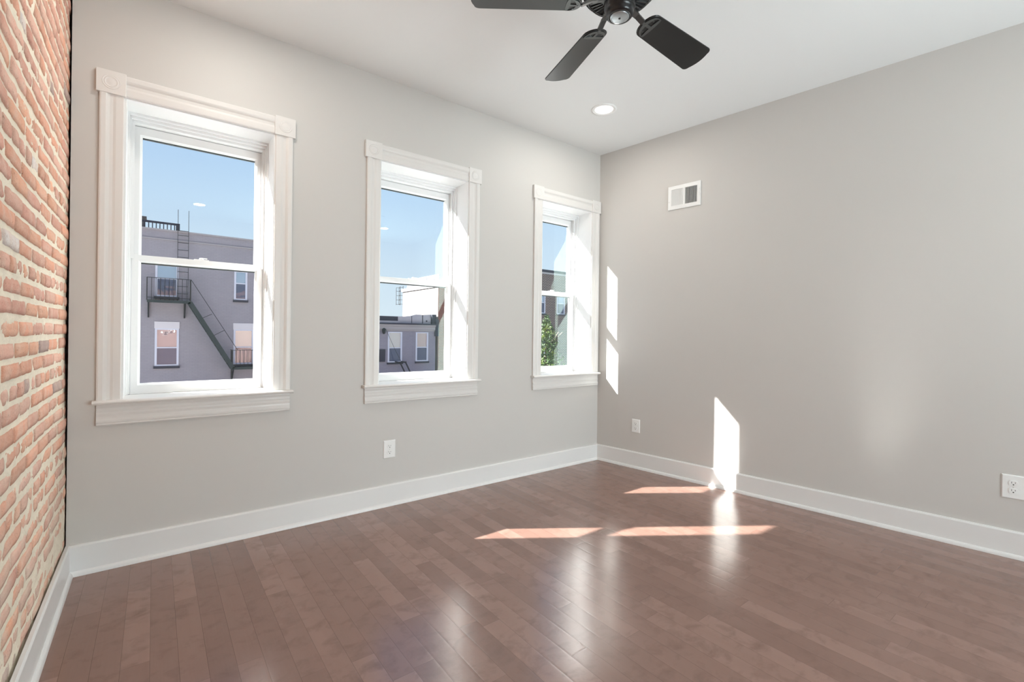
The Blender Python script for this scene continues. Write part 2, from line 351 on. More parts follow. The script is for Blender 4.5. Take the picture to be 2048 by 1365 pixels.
# ---- the old brick wall: every brick modelled, set in rough cream mortar
def build_brick_wall():
    rng = random.Random(3); V = []; F = []; C = []
    course = 0.0605; blen = 0.205; y_end = 0.045
    pal = [(0.76, 0.35, 0.23), (0.82, 0.38, 0.25), (0.74, 0.37, 0.28), (0.80, 0.46, 0.36), (0.66, 0.32, 0.25), (0.84, 0.42, 0.27)]
    z = -0.01; r = 0
    def wob(y, zz):
        return 0.010 * noise.noise(Vector((y * 1.3, zz * 1.1, 3.3))) + 0.003 * noise.noise(Vector((y * 9, zz * 9, 1.0)))
    while z < H + 0.02:
        y = y_end + (0.0 if r % 2 else blen * 0.5) * 1.0; header = (r % 6 == 3)
        while y > YB - 0.02:
            L = (0.098 if header else blen) + rng.uniform(-0.012, 0.010)
            y1 = min(y, y_end - rng.uniform(0, .008)); y0 = y - L + 0.011 + rng.uniform(-.002, .003); y -= L
            if y1 - y0 < 0.02: continue
            zc = z + 0.006 * noise.noise(Vector((y1 * 0.8, r * 0.7, 0.2)))
            za = zc + rng.uniform(.0, .003) + .0078; zb = zc + course - .0078 - rng.uniform(0, .003)
            face = XL - 0.006 + rng.uniform(-.0025, .002); back = face - 0.03
            n0 = len(V); NY = max(2, int((y1 - y0) / .03)); NZ = 3
            ins = .004
            for j in range(NZ + 1):
                for i in range(NY + 1):
                    ty = i / NY; tz = j / NZ
                    yy = y0 + (y1 - y0) * ty; zz = za + (zb - za) * tz
                    edge = (i in (0, NY)) + (j in (0, NZ))
                    jx = .0022 * noise.noise(Vector((yy * 45, zz * 45, r * 1.7)))
                    jz = .0028 * noise.noise(Vector((yy * 30 + 9, zz * 30, r * 0.7)))
                    jy = .002 * noise.noise(Vector((yy * 30 + 5, zz * 40, 7 + r * 0.7)))
                    V.append((face + wob(yy, zz) + jx - (.0018 if edge else 0) - (.0015 if edge > 1 else 0), yy + jy, zz + jz))
            for j in range(NZ):
                for i in range(NY):
                    a = n0 + j * (NY + 1) + i; F.append((a, a + NY + 1, a + NY + 2, a + 1))
            # sides back into the mortar
            ring = [n0 + i for i in range(NY + 1)] + [n0 + j * (NY + 1) + NY for j in range(1, NZ + 1)] + [n0 + NZ * (NY + 1) + i for i in range(NY - 1, -1, -1)] + [n0 + j * (NY + 1) for j in range(NZ - 1, 0, -1)]
            nb = len(V)
            for q in ring: V.append((back, V[q][1], V[q][2]))
            for q in range(len(ring)): F.append((ring[q], ring[(q + 1) % len(ring)], nb + (q + 1) % len(ring), nb + q))
            c = rng.choice(pal); k = rng.uniform(.88, 1.12)
            if rng.random() < .03: c = (0.38, 0.30, 0.29); k = 1
            if rng.random() < .018: c = (0.82, 0.80, 0.78); k = 1
            C += [(c[0] * k, c[1] * k, c[2] * k, 1)] * (len(V) - n0)
        z += course + rng.uniform(-.0015, .0015); r += 1
    me = bpy.data.meshes.new('wall_left'); me.from_pydata(V, [], F); me.materials.append(M_oldbrick)
    at = me.color_attributes.new('tint', 'FLOAT_COLOR', 'POINT')
    for i, c in enumerate(C): at.data[i].color = c
    for p in me.polygons: p.use_smooth = True
    o = bpy.data.objects.new('wall_left', me); COL.objects.link(o); tag(o, kind='structure')
    # mortar bed
    mb = MB(); ny = int((y_end - YB) / .012); nz = int((H + .02) / .0105); vs = []
    for j in range(nz + 1):
        for i in range(ny + 1):
            yy = YB + (y_end - YB) * i / ny; zz = (H + .02) * j / nz
            low = min(1, max(0, 1.35 - zz / 0.55)); near = max(0, 1 - abs(yy + .25) / 1.1)
            smear = .0022 * noise.noise(Vector((yy * 22, zz * 26, 4))) + .0018 * noise.noise(Vector((yy * 70, zz * 70, 2)))
            x = XL - 0.0100 + wob(yy, zz) + smear + .0036 * low * near * (0.75 + noise.noise(Vector((yy * 7, zz * 7, 8))))
            vs.append((x, yy, zz))
    mb.add(vs, [(j * (ny + 1) + i, (j + 1) * (ny + 1) + i, (j + 1) * (ny + 1) + i + 1, j * (ny + 1) + i + 1) for j in range(nz) for i in range(ny)], True)
    mb.build('mortar', M_mortar, o, merge=False)
    bk = MB(); bk.box(XL - .14, XL - .035, YB - .12, 0.16, 0, H); bk.build('backing', M_darkgap, o)  # near-black colour stands in for the shade inside the corner gap
build_brick_wall()

# ---- baseboards with shoe moulding
BBH = 0.137
BP = [(0, 0), (-.016, 0), (-.016, BBH - .008), (-.011, BBH), (0, BBH)]
SP = [(-.016, 0)] + [(-.016 - .013 * cos(t), .021 * sin(t)) for t in [k * pi / 2 / 6 for k in range(7)]]
def baseboard(name, L0, L1, origin, rz, m0=0.0, m1=0.0):
    """local x runs along the wall, -y into the room; m0/m1 pull each profile point back for the mitres"""
    t = empty(name, origin, rz, kind='structure')
    for nm, P in (('board', BP), ('shoe_moulding', SP)):
        b = MB(); n = len(P)
        vs = [(L0 - p[0] * m0, p[0], p[1]) for p in P] + [(L1 + p[0] * m1, p[0], p[1]) for p in P]
        b.add(vs, [(i, (i + 1) % n, n + (i + 1) % n, n + i) for i in range(n)]); b.add(vs, [tuple(range(n)), tuple(range(n, 2 * n))])
        b.build(nm, M_trim, t)
    return t
tc2 = 1 / math.tan((pi / 2 + TH) / 2)
baseboard('baseboard_front', XL, 0.0, (0, 0, 0), 0, 1, tc2)
baseboard('baseboard_right', 0.0, -YB / cos(TH) - .02, (0, 0, 0), ROT_R, tc2, 0)
baseboard('baseboard_left', 0.0, 2.0 - YB - 2.0, (XL, YB, 0), pi / 2, 0, 1)
baseboard('baseboard_back', 0, XBR - XL - .01, (XBR, YB, 0), pi, 0, 0)

# ------------------------------------------------------------------ front windows
LEGW = 0.088
LEGP = [(0, 0), (0, .011), (.004, .0135), (.030, .0135), (.040, .0105), (.052, .0115), (.060, .0165), (.066, .019), (.082, .0195), (.088, .017), (.088, 0)]
APP = [(.0, 0), (.0, -.013), (.008, -.0135), (.020, -.011), (.030, -.011), (.038, -.0155), (.046, -.0175), (.058, -.0155), (.066, -.0165), (.078, -.020), (.086, -.0195), (.089, -.0165), (.094, -.019), (.0985, -.017), (.100, 0)]
def sash(parent, name, x0, x1, z0, z1, y0, rail_b, rail_t, st=.038, t=.028):
    s = MB(); y1 = y0 + t
    outer = [(x0, z0), (x1, z0), (x1, z1), (x0, z1)]; gi = [(x0 + st, z0 + rail_b), (x1 - st, z0 + rail_b), (x1 - st, z1 - rail_t), (x0 + st, z1 - rail_t)]
    lip = [(x0 + st - .009, z0 + rail_b - .008), (x1 - st + .009, z0 + rail_b - .008), (x1 - st + .009, z1 - rail_t + .008), (x0 + st - .009, z1 - rail_t + .008)]
    rings = [[(x, y1, z) for x, z in outer], [(x, y0, z) for x, z in outer], [(x, y0, z) for x, z in lip], [(x, y0 + .004, z) for x, z in lip], [(x, y0 + .012, z) for x, z in gi], [(x, y1, z) for x, z in gi]]
    vs = [p for r in rings for p in r]
    fs = [(k * 4 + i, k * 4 + (i + 1) % 4, ((k + 1) % 6) * 4 + (i + 1) % 4, ((k + 1) % 6) * 4 + i) for k in range(6) for i in range(4)]
    s.add(vs, fs); o = s.build(name, M_vinyl, parent, bevel=.0012, seg=1)
    p = MB(); ym = y0 + .016; p.add([(gi[0][0] - .002, ym, gi[0][1] - .002), (gi[1][0] + .002, ym, gi[1][1] - .002), (gi[2][0] + .002, ym, gi[2][1] + .002), (gi[3][0] - .002, ym, gi[3][1] + .002)], [(0, 1, 2, 3)])
    p.build('pane', M_glass, o)
    g = MB(); g.box(gi[0][0], gi[1][0], ym + .001, ym + .012, gi[2][1] - .0065, gi[2][1]); g.build('top_strip', M_strip, o, label='dark strip along the top of the glass')  # thin dark strip at the top edge of the glass only
    return o

def make_window(i, a, b):
    xc = (a + b) / 2; w = empty('window_%d' % i, (xc, 0, ZS), kind='structure'); hw = (b - a) / 2; hh = ZT - ZS
    # casing legs
    for s in (-1, 1):
        m = MB(); m.prism([(s * (hw + u), -t) for u, t in LEGP], 'z', 0.0, hh - .004); m.build('casing_leg', M_casing, w)
        # corner block with turned rings
        m = MB(); cx = s * (hw + .0475); cz = hh - .005 + .0525
        m.box(cx - .0535, cx + .0535, -.022, 0, hh - .005, hh + .100); blk = m.build('corner_block', M_casing, w, bevel=.002)
        m = MB(); m.lathe([(.0335, -.0215), (.0325, -.0232), (.0305, -.0234), (.0290, -.0222), (.0255, -.0221), (.0245, -.0234), (.0225, -.0235), (.0212, -.0222), (.017, -.0221), (.009, -.0236), (.001, -.0240)], (cx, 0, cz), 'y', 40)
        m.build('rosette', M_casing, blk)
    m = MB(); m.prism([(-t, hh + u * 1.06) for u, t in LEGP], 'x', -hw + .006, hw - .006); m.build('casing_header', M_casing, w)
    # stool and apron
    hs = hw + LEGW
    m = MB(); m.prism([(.160, 0), (-.040, 0), (-.046, -.004), (-.048, -.009), (-.045, -.0155), (-.040, -.018), (.0, -.018), (.160, -.018)], 'x', -hw, hw)
    m.prism([(-.001, 0), (-.040, 0), (-.046, -.004), (-.048, -.009), (-.045, -.0155), (-.040, -.018), (-.001, -.018)], 'x', -hs - .012, -hw)
    m.prism([(-.001, 0), (-.040, 0), (-.046, -.004), (-.048, -.009), (-.045, -.0155), (-.040, -.018), (-.001, -.018)], 'x', hw, hs + (.012 if i != 3 else .002))
    m.build('stool', M_casing, w)
    m = MB(); m.prism([(t, -.018 - z) for z, t in APP], 'x', -hs + .001, hs - .001); m.build('apron', M_casing, w)
    # extension jambs with a small reveal
    for s in (-1, 1):
        m = MB(); m.box(min(s * hw, s * (hw - .007)), max(s * hw, s * (hw - .007)), -.003, .160, 0, hh); m.build('side_jamb', M_jamb, w)
    m = MB(); m.box(-hw + .007, hw - .007, -.003, .160, hh - .007, hh); m.build('head_jamb', M_jamb, w)
    # vinyl frame: stop bead, main frame, sash tracks
    m = MB()
    def ringbox(y0, y1, sd, tp, bt):
        m.box(-hw, -hw + sd, y0, y1, 0, hh); m.box(hw - sd, hw, y0, y1, 0, hh); m.box(-hw + sd, hw - sd, y0, y1, hh - tp, hh)
        if bt: m.box(-hw + sd, hw - sd, y0, y1, -.018, bt)
    ringbox(.150, .166, .014, .020, 0); ringbox(.166, .182, .0195, .033, 0); ringbox(.182, .262, .0245, .046, .003)
    m.build('frame', M_vinyl, w, bevel=.0015, seg=1)
    m = MB()
    for s in (-1, 1):
        for yy in (.183, .2165):
            xa, xb = sorted((s * (hw - .0245), s * (hw - .0335))); m.box(xa, xb, yy - .0015, yy + .0015, .69, hh - .046)
    m.build('sash_track', M_vinyl, w)
    lo = sash(w, 'lower_sash', -hw + .026, hw - .026, .002, 1.497 - ZS, .188, .050, .037)
    up = sash(w, 'upper_sash', -hw + .026, hw - .026, 1.462 - ZS, 2.164 - ZS, .221, .034, .050)
    # sash lock on the meeting rail
    m = MB(); zt = 1.497 - ZS; m.box(-.034, .034, .189, .210, zt, zt + .004); m.prism([(.188 + .011 * (1 - cos(t)), 0) for t in (0,)] + [(.19, zt + .004), (.21, zt + .004), (.206, zt + .012), (.194, zt + .012)], 'x', -.014, .014) if False else m.lathe([(.011, .004), (.010, .012), (.006, .014), (.001, .0145)], (0, .199, zt), 'z', 20)
    m.box(-.006, .026, .186, .194, zt + .008, zt + .013); m.build('sash_lock', M_plate, w, bevel=.001)
    return w
for i, (a, b) in enumerate(HOLES): make_window(i + 1, a, b)

# ------------------------------------------------------------------ outlets and air vent
def outlet(name, loc, rz, w, h, label):
    t = empty(name, loc, rz, label=label, cat='outlet', group='duplex wall outlets')
    m = MB(); hw, hh = w / 2, h / 2; b = .004
    m.add([(-hw, 0, -hh), (hw, 0, -hh), (hw, 0, hh), (-hw, 0, hh), (-hw, -.0025, -hh), (hw, -.0025, -hh), (hw, -.0025, hh), (-hw, -.0025, hh),
           (-hw + b, -.006, -hh + b), (hw - b, -.006, -hh + b), (hw - b, -.006, hh - b), (-hw + b, -.006, hh - b)],
          [(0, 4, 5, 1), (1, 5, 6, 2), (2, 6, 7, 3), (3, 7, 4, 0), (4, 8, 9, 5), (5, 9, 10, 6), (6, 10, 11, 7), (7, 11, 8, 4), (8, 11, 10, 9), (0, 1, 2, 3)])
    m.build('cover_plate', M_plate, t, bevel=.001)
    for s in (1, -1):
        z = s * .0195; pts = []
        for k in range(32):
            a = 2 * pi * k / 32; pts.append((.0172 * cos(a), z + max(-.0135, min(.0135, .0172 * sin(a)))))
        m = MB(); m.prism(pts, 'y', -.0085, -.0055); r = m.build('receptacle', M_plate, t)
        m = MB(); m.box(-.0075, -.0055, -.0088, -.0084, z - .001, z + .008); m.box(.0055, .0075, -.0088, -.0084, z, z + .007); m.build('blade_slots', M_gray_slot, r)
        m = MB(); m.lathe([(.0028, -.0089), (.0028, -.0084)], (0, 0, z - .007), 'y', 16); m.build('ground_hole', M_slot, r)
    m = MB(); m.lathe([(.003, -.006), (.0028, -.0068), (.001, -.0071)], (0, 0, 0), 'y', 16); m.build('screw', M_screw, t)
    return t
outlet('outlet', (-1.9685, 0, .362), 0, .081, .115, 'white duplex outlet on the window wall, below the middle window')
p = rw(.3925); outlet('outlet', (p.x, p.y, .354), ROT_R, .076, .112, 'white duplex outlet on the right wall close to the room corner')
p = rw(2.562); outlet('outlet', (p.x, p.y, .3605), ROT_R, .085, .122, 'white duplex outlet cut by the right edge of the photo, above the baseboard')

s0, s1 = .6605, .923; zc = (2.12 + 2.307) / 2
p = rw((s0 + s1) / 2)
v = empty('air_vent', (p.x, p.y, zc), ROT_R, label='white wall register with two banks of upright louvres near the ceiling', cat='vent')
W2, H2 = (s1 - s0) / 2, .0935
m = MB(); bd = .027
m.slab(-W2, W2, -H2, H2, -.010, 0, [(-W2 + bd, -.007, -H2 + bd + .003, H2 - bd - .003), (.007, W2 - bd, -H2 + bd + .003, H2 - bd - .003)])
m.build('frame', M_plate, v, bevel=.002)
m = MB(); m.box(-W2 + .012, W2 - .012, -.0016, -.0004, -H2 + .012, H2 - .012); m.build('duct_opening', M_slot, v)
nL = 9
for bank in (-1, 1):
    for k in range(nL):
        x0 = (-W2 + bd) if bank < 0 else .007; wd = W2 - bd - .007; cx = x0 + (k + .5) * wd / nL
        q = Matrix.Rotation(radians(38 if bank < 0 else -50), 4, 'Z'); q.translation = Vector((cx, -.0055, 0))
        lw_ = .0068 if bank < 0 else .0052
        m = MB(); m.box(-lw_, lw_, -.0006, .0006, -H2 + bd + .003, H2 - bd - .003, q); m.build('louvre', M_plate, v)
m = MB(); m.bar((W2 - .012, -.010, .012), (W2 - .012, -.024, -.014), .003, .006); m.build('damper_lever', M_plate, v)
for z in (-.0, ):
    for s in (-1, 1):
        m = MB(); m.lathe([(.0035, -.010), (.003, -.0115), (.001, -.012)], (s * (W2 - .008), 0, .03 * s), 'y', 14); m.build('screw', M_screw, v)

# ------------------------------------------------------------------ recessed ceiling lights
LBL = ['round recessed ceiling light between the fan and the room corner', 'round recessed ceiling light added unseen above the left window to light the room',
       'round recessed ceiling light by the right wall, mirrored as a spot in the middle window', 'round recessed ceiling light by the brick wall, mirrored as a spot in the left window']
M_lens = emis('lit_lens', (1.0, 0.98, 0.94), 1.4)
for i, (x, y) in enumerate(LIGHTS):
    t = empty('recessed_light', (x, y, H), label=LBL[i], cat='ceiling light', group='recessed ceiling lights')
    m = MB(); m.lathe([(.089, 0), (.089, -.002), (.086, -.006), (.078, -.0075), (.070, -.006), (.064, -.002), (.063, 0)], (0, 0, 0), 'z', 56, cap0=False, cap1=False); m.build('trim_ring', M_plate, t)
    m = MB(); m.lathe([(.0645, -.0015), (.060, -.0028), (.001, -.0034)], (0, 0, 0), 'z', 48, cap0=False); m.build('lens', M_lens, t)
    ld = bpy.data.lights.new('lamp', 'AREA'); ld.shape = 'DISK'; ld.size = .125; ld.energy = LAMP_W; ld.color = (1.0, 0.95, 0.88)
    lo = bpy.data.objects.new('lamp', ld); COL.objects.link(lo); lo.parent = t; lo.location = (0, 0, -.012)

# ------------------------------------------------------------------ ceiling fan
FC = Vector((-1.742, -1.664, 0)); ZBL = 2.410
fan = empty('ceiling_fan', (FC.x, FC.y, H), label='black five-blade ceiling fan hanging at the top edge of the photo', cat='ceiling fan')
zz = lambda z: z - H
m = MB(); m.lathe([(.070, 0), (.070, -.012), (.060, -.035), (.030, -.050), (.016, -.052)], n=48); m.build('canopy', M_blackmetal, fan)
m = MB(); m.lathe([(.013, -.05), (.013, -.16)], n=24); m.build('downrod', M_blackmetal, fan)
m = MB(); m.lathe([(.02, zz(2.60)), (.075, zz(2.598)), (.118, zz(2.580)), (.138, zz(2.548)), (.142, zz(2.505)), (.140, zz(2.470)), (.132, zz(2.452)), (.120, zz(2.446)), (.060, zz(2.446))], n=64)
hs_ = m.build('motor_housing', M_blackmetal, fan)
m = MB(); m.lathe([(.1425, zz(2.478)), (.1445, zz(2.470)), (.1425, zz(2.462))], n=64, cap0=False, cap1=False); m.lathe([(.122, zz(2.4455)), (.124, zz(2.4425)), (.127, zz(2.4455))], n=64, cap0=False, cap1=False); m.build('rim_band', M_iron, fan)
m = MB()
for k in range(40):
    a = 2 * pi * (k + .5) / 40; q = Matrix.Rotation(a, 4, 'Z'); m.box(.074, .118, -.0022, .0022, zz(2.4425), zz(2.447), q)
m.build('vent_fins', M_iron, hs_)
m = MB(); m.lathe([(.060, zz(2.446)), (.060, zz(2.398)), (.058, zz(2.394)), (.054, zz(2.393)), (.0535, zz(2.380)), (.052, zz(2.372)), (.047, zz(2.366)), (.0385, zz(2.3645)), (.0375, zz(2.3665))], n=48, cap0=False); m.build('switch_housing', M_blackmetal, fan)
m = MB(); m.lathe([(.0376, zz(2.3665)), (.036, zz(2.3625)), (.028, zz(2.3605)), (.004, zz(2.3595))], n=48); cp = m.build('end_cap', M_cap, fan, label='pale grey metal cap under the hub')
m = MB(); m.lathe([(.0045, zz(2.3596)), (.0035, zz(2.357)), (.001, zz(2.3565))], n=20); m.build('cap_screw', M_blackmetal, cp)
R0, R1 = .150, .583
def blade_outline():
    pts = []; w0, w1 = .0565, .0700
    for k in range(13):                       # rounded root
        t = -pi / 2 + pi * k / 12; pts.append((R0 + .040 - .040 * cos(t), w0 * sin(t)))
    # root arc goes from -y to +y through the hub side; then along +y to the tip
    c = .022
    for k in range(7):
        t = pi / 2 - (pi / 2) * k / 6; pts.append((R1 - .010 - c + c * cos(t), w1 - c + c * sin(t)))
    for k in range(1, 8):
        s = 1 - 2 * k / 8; pts.append((R1 - .010 + .010 * (1 - s * s), (w1 - c) * s))
    for k in range(7):
        t = -(pi / 2) * k / 6; pts.append((R1 - .010 - c + c * cos(t), -w1 + c + c * sin(t)))
    return pts
def arm_mesh():
    m = MB(); zt = -.006
    # neck bar from the hub, stepping down to the blade
    m.bar((.052, 0, .018), (.115, 0, .012), .024, .008); m.bar((.112, 0, .012), (.150, 0, -.003), .022, .008)
    m.bar((.148, 0, -.0045), (.196, 0, -.0045), .012, .004)
    # crescent medallion: outer rim, inner chord and a middle spoke leave two openings
    def band(pa, pb, z0=-.0062, z1=-.0032):
        n = len(pa); vs = [(*p, z0) for p in pa] + [(*p, z0) for p in pb] + [(*p, z1) for p in pa] + [(*p, z1) for p in pb]
        m.add(vs, [(i, i + 1, n + i + 1, n + i) for i in range(n - 1)] + [(2 * n + i, 3 * n + i, 3 * n + i + 1, 2 * n + i + 1) for i in range(n - 1)]
              + [(i, 2 * n + i, 2 * n + i + 1, i + 1) for i in range(n - 1)] + [(n + i, n + i + 1, 3 * n + i + 1, 3 * n + i) for i in range(n - 1)])
    N = 20
    th = [-pi / 2 + pi * k / N for k in range(N + 1)]
    band([(R0 + .052 - .046 * cos(t), .050 * sin(t)) for t in th], [(R0 + .052 - .030 * cos(t), .046 * sin(t)) for t in th])
    band([(R0 + .052 - .006 * cos(t), .048 * sin(t)) for t in th], [(R0 + .056 + .006 * cos(t) , .050 * sin(t)) for t in th])
    return m
bo = blade_outline(); PITCH = radians(14); BA = [1, 73, 145, 217, 289]
proto = None
for a in BA:
    rt = Matrix.Rotation(radians(a), 4, 'Z') @ Matrix.Rotation(-PITCH, 4, 'X')
    if proto is None:
        m = MB(); m.prism(bo, 'z', -.003, .003); b = m.build('blade', M_blade, fan, bevel=.0015, seg=1)
        k_ = arm_mesh().build('blade_arm', M_iron, b, label='dark grey iron bracket with two openings')
        scr = []
        for yy in (-.028, 0, .028):
            m = MB(); m.lathe([(.0035, -.0062), (.003, -.0075), (.001, -.008)], (R0 + .016 + abs(yy) * .6, yy, 0), 'z', 12); scr.append(m.build('screw', M_iron, b))
        proto = (b, k_, *scr)
    else:
        b = proto[0].copy(); COL.objects.link(b); b.parent = fan
        for src in proto[1:]:
            c = src.copy(); COL.objects.link(c); c.parent = b
    T = rt.copy(); T.translation = Vector((0, 0, ZBL - H)); b.matrix_basis = T

# ------------------------------------------------------------------ the street outside
GZ = -3.9; YF = 22.0
M_asphalt = mat('asphalt', (0.36, 0.36, 0.37), 0.9, var=0.15, vscale=1.0)
M_extwhite = mat('white_window_frame', (0.60, 0.62, 0.70), 0.5)
M_extsill = mat('dark_sill', (0.035, 0.035, 0.05), 0.7)
M_extblack = mat('black_ironwork', (0.012, 0.014, 0.018), 0.6)
M_stairgreen = mat('dark_green_ironwork', (0.014, 0.028, 0.030), 0.6)
M_panel = mat('white_panel', (0.62, 0.60, 0.62), 0.6)
M_greyband = mat('grey_cornice', (0.34, 0.32, 0.33), 0.7)
M_roofdark = mat('dark_roofing', (0.03, 0.03, 0.05), 0.8)
M_roofgrey = mat('grey_roof_coating', (0.42, 0.41, 0.44), 0.7, var=0.08, vscale=3)
M_tallcap = mat('pale_grey_cap', (0.40, 0.39, 0.40), 0.7)
G_blue = ext_glass('painted_sky_reflection', (0.16, 0.26, 0.40), 0.45)  # blue diffuse paints part of the sky reflection into the pane
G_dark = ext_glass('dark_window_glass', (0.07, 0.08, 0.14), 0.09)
G_pink = ext_glass('painted_warm_reflection', (0.34, 0.24, 0.25), 0.20)  # pink of the reflected brick is partly painted into the colour
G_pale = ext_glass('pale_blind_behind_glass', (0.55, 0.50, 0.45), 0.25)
G_orange = ext_glass('painted_orange_reflection', (0.34, 0.13, 0.08), 0.45)  # orange reflection partly painted into the diffuse colour

M_pave = mat('concrete_paving', (0.42, 0.41, 0.39), 0.9, var=0.08, vscale=2)
g = MB(); g.box(-60, 60, .3, 70, GZ - .2, GZ); tag(g.build('street', M_asphalt), kind='structure')

def facade_window(par, x0, x1, z0, z1, zm, gu, gl, panel=0.0, fw=.075, sill=True, ov=.0):
    """a sash window set in the front of a building across the street; local coords of the building"""
    y = -.02; f = MB(); cz = z1 - panel
    f.box(x0, x0 + fw, y, y + .1, z0, cz); f.box(x1 - fw, x1, y, y + .1, z0, cz); f.box(x0 + fw, x1 - fw, y, y + .1, z0, z0 + .07); f.box(x0 + fw, x1 - fw, y, y + .1, cz - .06, cz)
    f.box(x0 + fw, x1 - fw, y + .01, y + .09, zm - .025, zm + .025)
    w = f.build('window', M_extwhite, par)
    p = MB(); p.box(x0 + fw, x1 - fw, .04, .06, zm, cz - .06); p.build('pane', gu, w)
    p = MB(); p.box(x0 + fw, x1 - fw, .03, .05, z0 + .07, zm); p.build('pane', gl, w)
    if panel: p = MB(); p.box(x0 - .02, x1 + .02, -.03, .05, cz, z1); p.build('panel', M_panel, w, label='blank white panel above the sash')
    if sill: p = MB(); p.box(x0 - .04, x1 + .04, -.09, .03, z0 - .10, z0); p.build('sill', M_extsill, w, label='dark painted sill')
    return w

# grey three-storey building opposite the left window
B1 = empty('apartment_building', (-3.0, YF, GZ), label='tall grey painted brick building with a black fire escape seen through the left window', cat='building')
def L1(x, z): return (x + 3.0, z - GZ)
bx0, bx1 = -8.0 + 3.0, 4.6 + 3.0; top = 5.38 - GZ
wins = [(-3.18, -2.38, 2.55, 3.92, 3.33, G_blue, G_dark, 0), (-3.17, -2.34, -.42, 1.48, .37, G_pink, G_dark, .29), (-.29, .24, 2.55, 3.9, 3.32, G_blue, G_dark, 0), (-.29, .53, -.42, 1.48, .37, G_pale, G_pink, .29),
        (-6.1, -5.28, 2.55, 3.92, 3.33, G_blue, G_dark, 0), (-6.1, -5.28, -.42, 1.48, .37, G_pink, G_dark, .29), (2.6, 3.42, 2.55, 3.92, 3.33, G_blue, G_dark, 0), (2.6, 3.42, -.42, 1.48, .37, G_pink, G_dark, .29)]
m = MB(); m.slab(bx0, bx1, 0, top, 0, .25, [(a + 3.0, b + 3.0, c - GZ, d - GZ) for a, b, c, d, *_ in wins]); m.box(bx0, bx1, .25, 9, 0, top - .3)
m.build('wall', M_greybrick, B1)
m = MB(); m.box(bx0 - .02, bx1 + .02, -.05, 0, 4.97 - GZ, 5.02 - GZ); m.box(bx0 - .04, bx1 + .04, -.07, .35, 5.36 - GZ, 5.42 - GZ); m.build('parapet_band', M_greyband, B1)
for a, b, c, d, zm, gu, gl_, pn in wins: facade_window(B1, a + 3.0, b + 3.0, c - GZ, d - GZ, zm - GZ, gu, gl_, pn)

# fire escape
FE = None
PD = 0.75                                # platform depth
def balcony(x0, x1, z, top_z, n, brx):
    m = MB(); m.box(x0, x1, -PD, -.02, z - .05, z); m.box(x0, x1, -PD - .02, -PD, z - .09, z + .02)
    for k in range(9): m.box(x0, x1, -PD + .04 + k * .08, -PD + .07 + k * .08, z, z + .012)
    m.build('platform', M_stairgreen, FE)
    m = MB(); t = .022
    for (p0, p1) in (((x0, -PD), (x1, -PD)), ((x0, -PD), (x0, -.02)), ((x1, -PD), (x1, -.02))):
        for zz_ in (top_z, z + .12): m.bar((*p0, zz_), (*p1, zz_), t)
    for k in range(n + 1): x = x0 + (x1 - x0) * k / n; m.bar((x, -PD, z), (x, -PD, top_z), .018 if k not in (0, n) else .035)
    for k in range(1, 4): yy = -PD + k * PD / 4; m.bar((x0, yy, z), (x0, yy, top_z), .018); m.bar((x1, yy, z), (x1, yy, top_z), .018)
    m.build('railing', M_extblack, FE)
    for x in brx:
        m = MB(); m.bar((x, -.04, z - .05), (x, -.04, z - .70), .07, .05); m.bar((x, -PD + .05, z - .06), (x, -.04, z - .66), .05); m.build('bracket', M_extblack, FE)
s_ = (YF - PD + 2.87) / (YF + 2.87)      # things nearer to us than the wall are a little smaller to look the same size
def nf(x, z):                            # front of the balcony for a point measured on the wall
    return (-3.18 + (x + 3.18) * s_ + 3.0, 1.112 + (z - 1.112) * s_ - GZ)
m = MB()
(ax, az), (bx_, bz) = nf(-1.96, 2.36), nf(-.28, -.62)
for yy in (-PD, -PD + .5): m.bar((ax, yy, az), (bx_, yy, bz), .04, .17)
nst = 14
for k in range(1, nst): t = k / nst; m.box(ax + (bx_ - ax) * t - .10, ax + (bx_ - ax) * t + .10, -PD, -PD + .5, az + (bz - az) * t - .015, az + (bz - az) * t + .015)
FE = m.build('fire_escape', M_stairgreen, B1, label='black iron fire escape: slanting stair between two balconies')
xa, za = nf(-3.45, 2.38); xb, zt_ = nf(-1.935, 3.34); balcony(xa, xb, za, zt_, 10, (xa + .05, xb - .18))
xc_, zc_ = nf(-.32, -.45); xd_, zd_ = nf(1.25, .23); balcony(xc_, xd_, zc_ - .12, zd_, 10, (xc_ + .05, xd_ - .2))
m = MB(); (ax, az), (bx_, bz) = nf(-1.92, 3.34), nf(-.11, .22)
m.bar((ax, -PD, az), (bx_, -PD, bz), .022)
for (p, q) in ((nf(-1.13, 1.87), nf(-1.52, 1.66)), (nf(-.66, 1.14), nf(-1.05, .91))): m.bar((p[0], -PD, p[1]), (q[0], -PD, q[1]), .022)
m.build('handrail', M_extblack, FE)
m = MB()
for x in (-2.42, -2.04): m.bar((x + 3.0, -.14, 2.4 - GZ), (x + 3.0, -.14, 6.32 - GZ), .018)
zr = 2.7
while zr < 5.3: m.bar((-2.42 + 3.0, -.14, zr - GZ), (-2.04 + 3.0, -.14, zr - GZ), .022); zr += .315
m.bar((-2.42 + 3.0, -.14, 5.42 - GZ), (-2.04 + 3.0, -.14, 5.42 - GZ), .02)
m.build('ladder', M_extblack, FE)

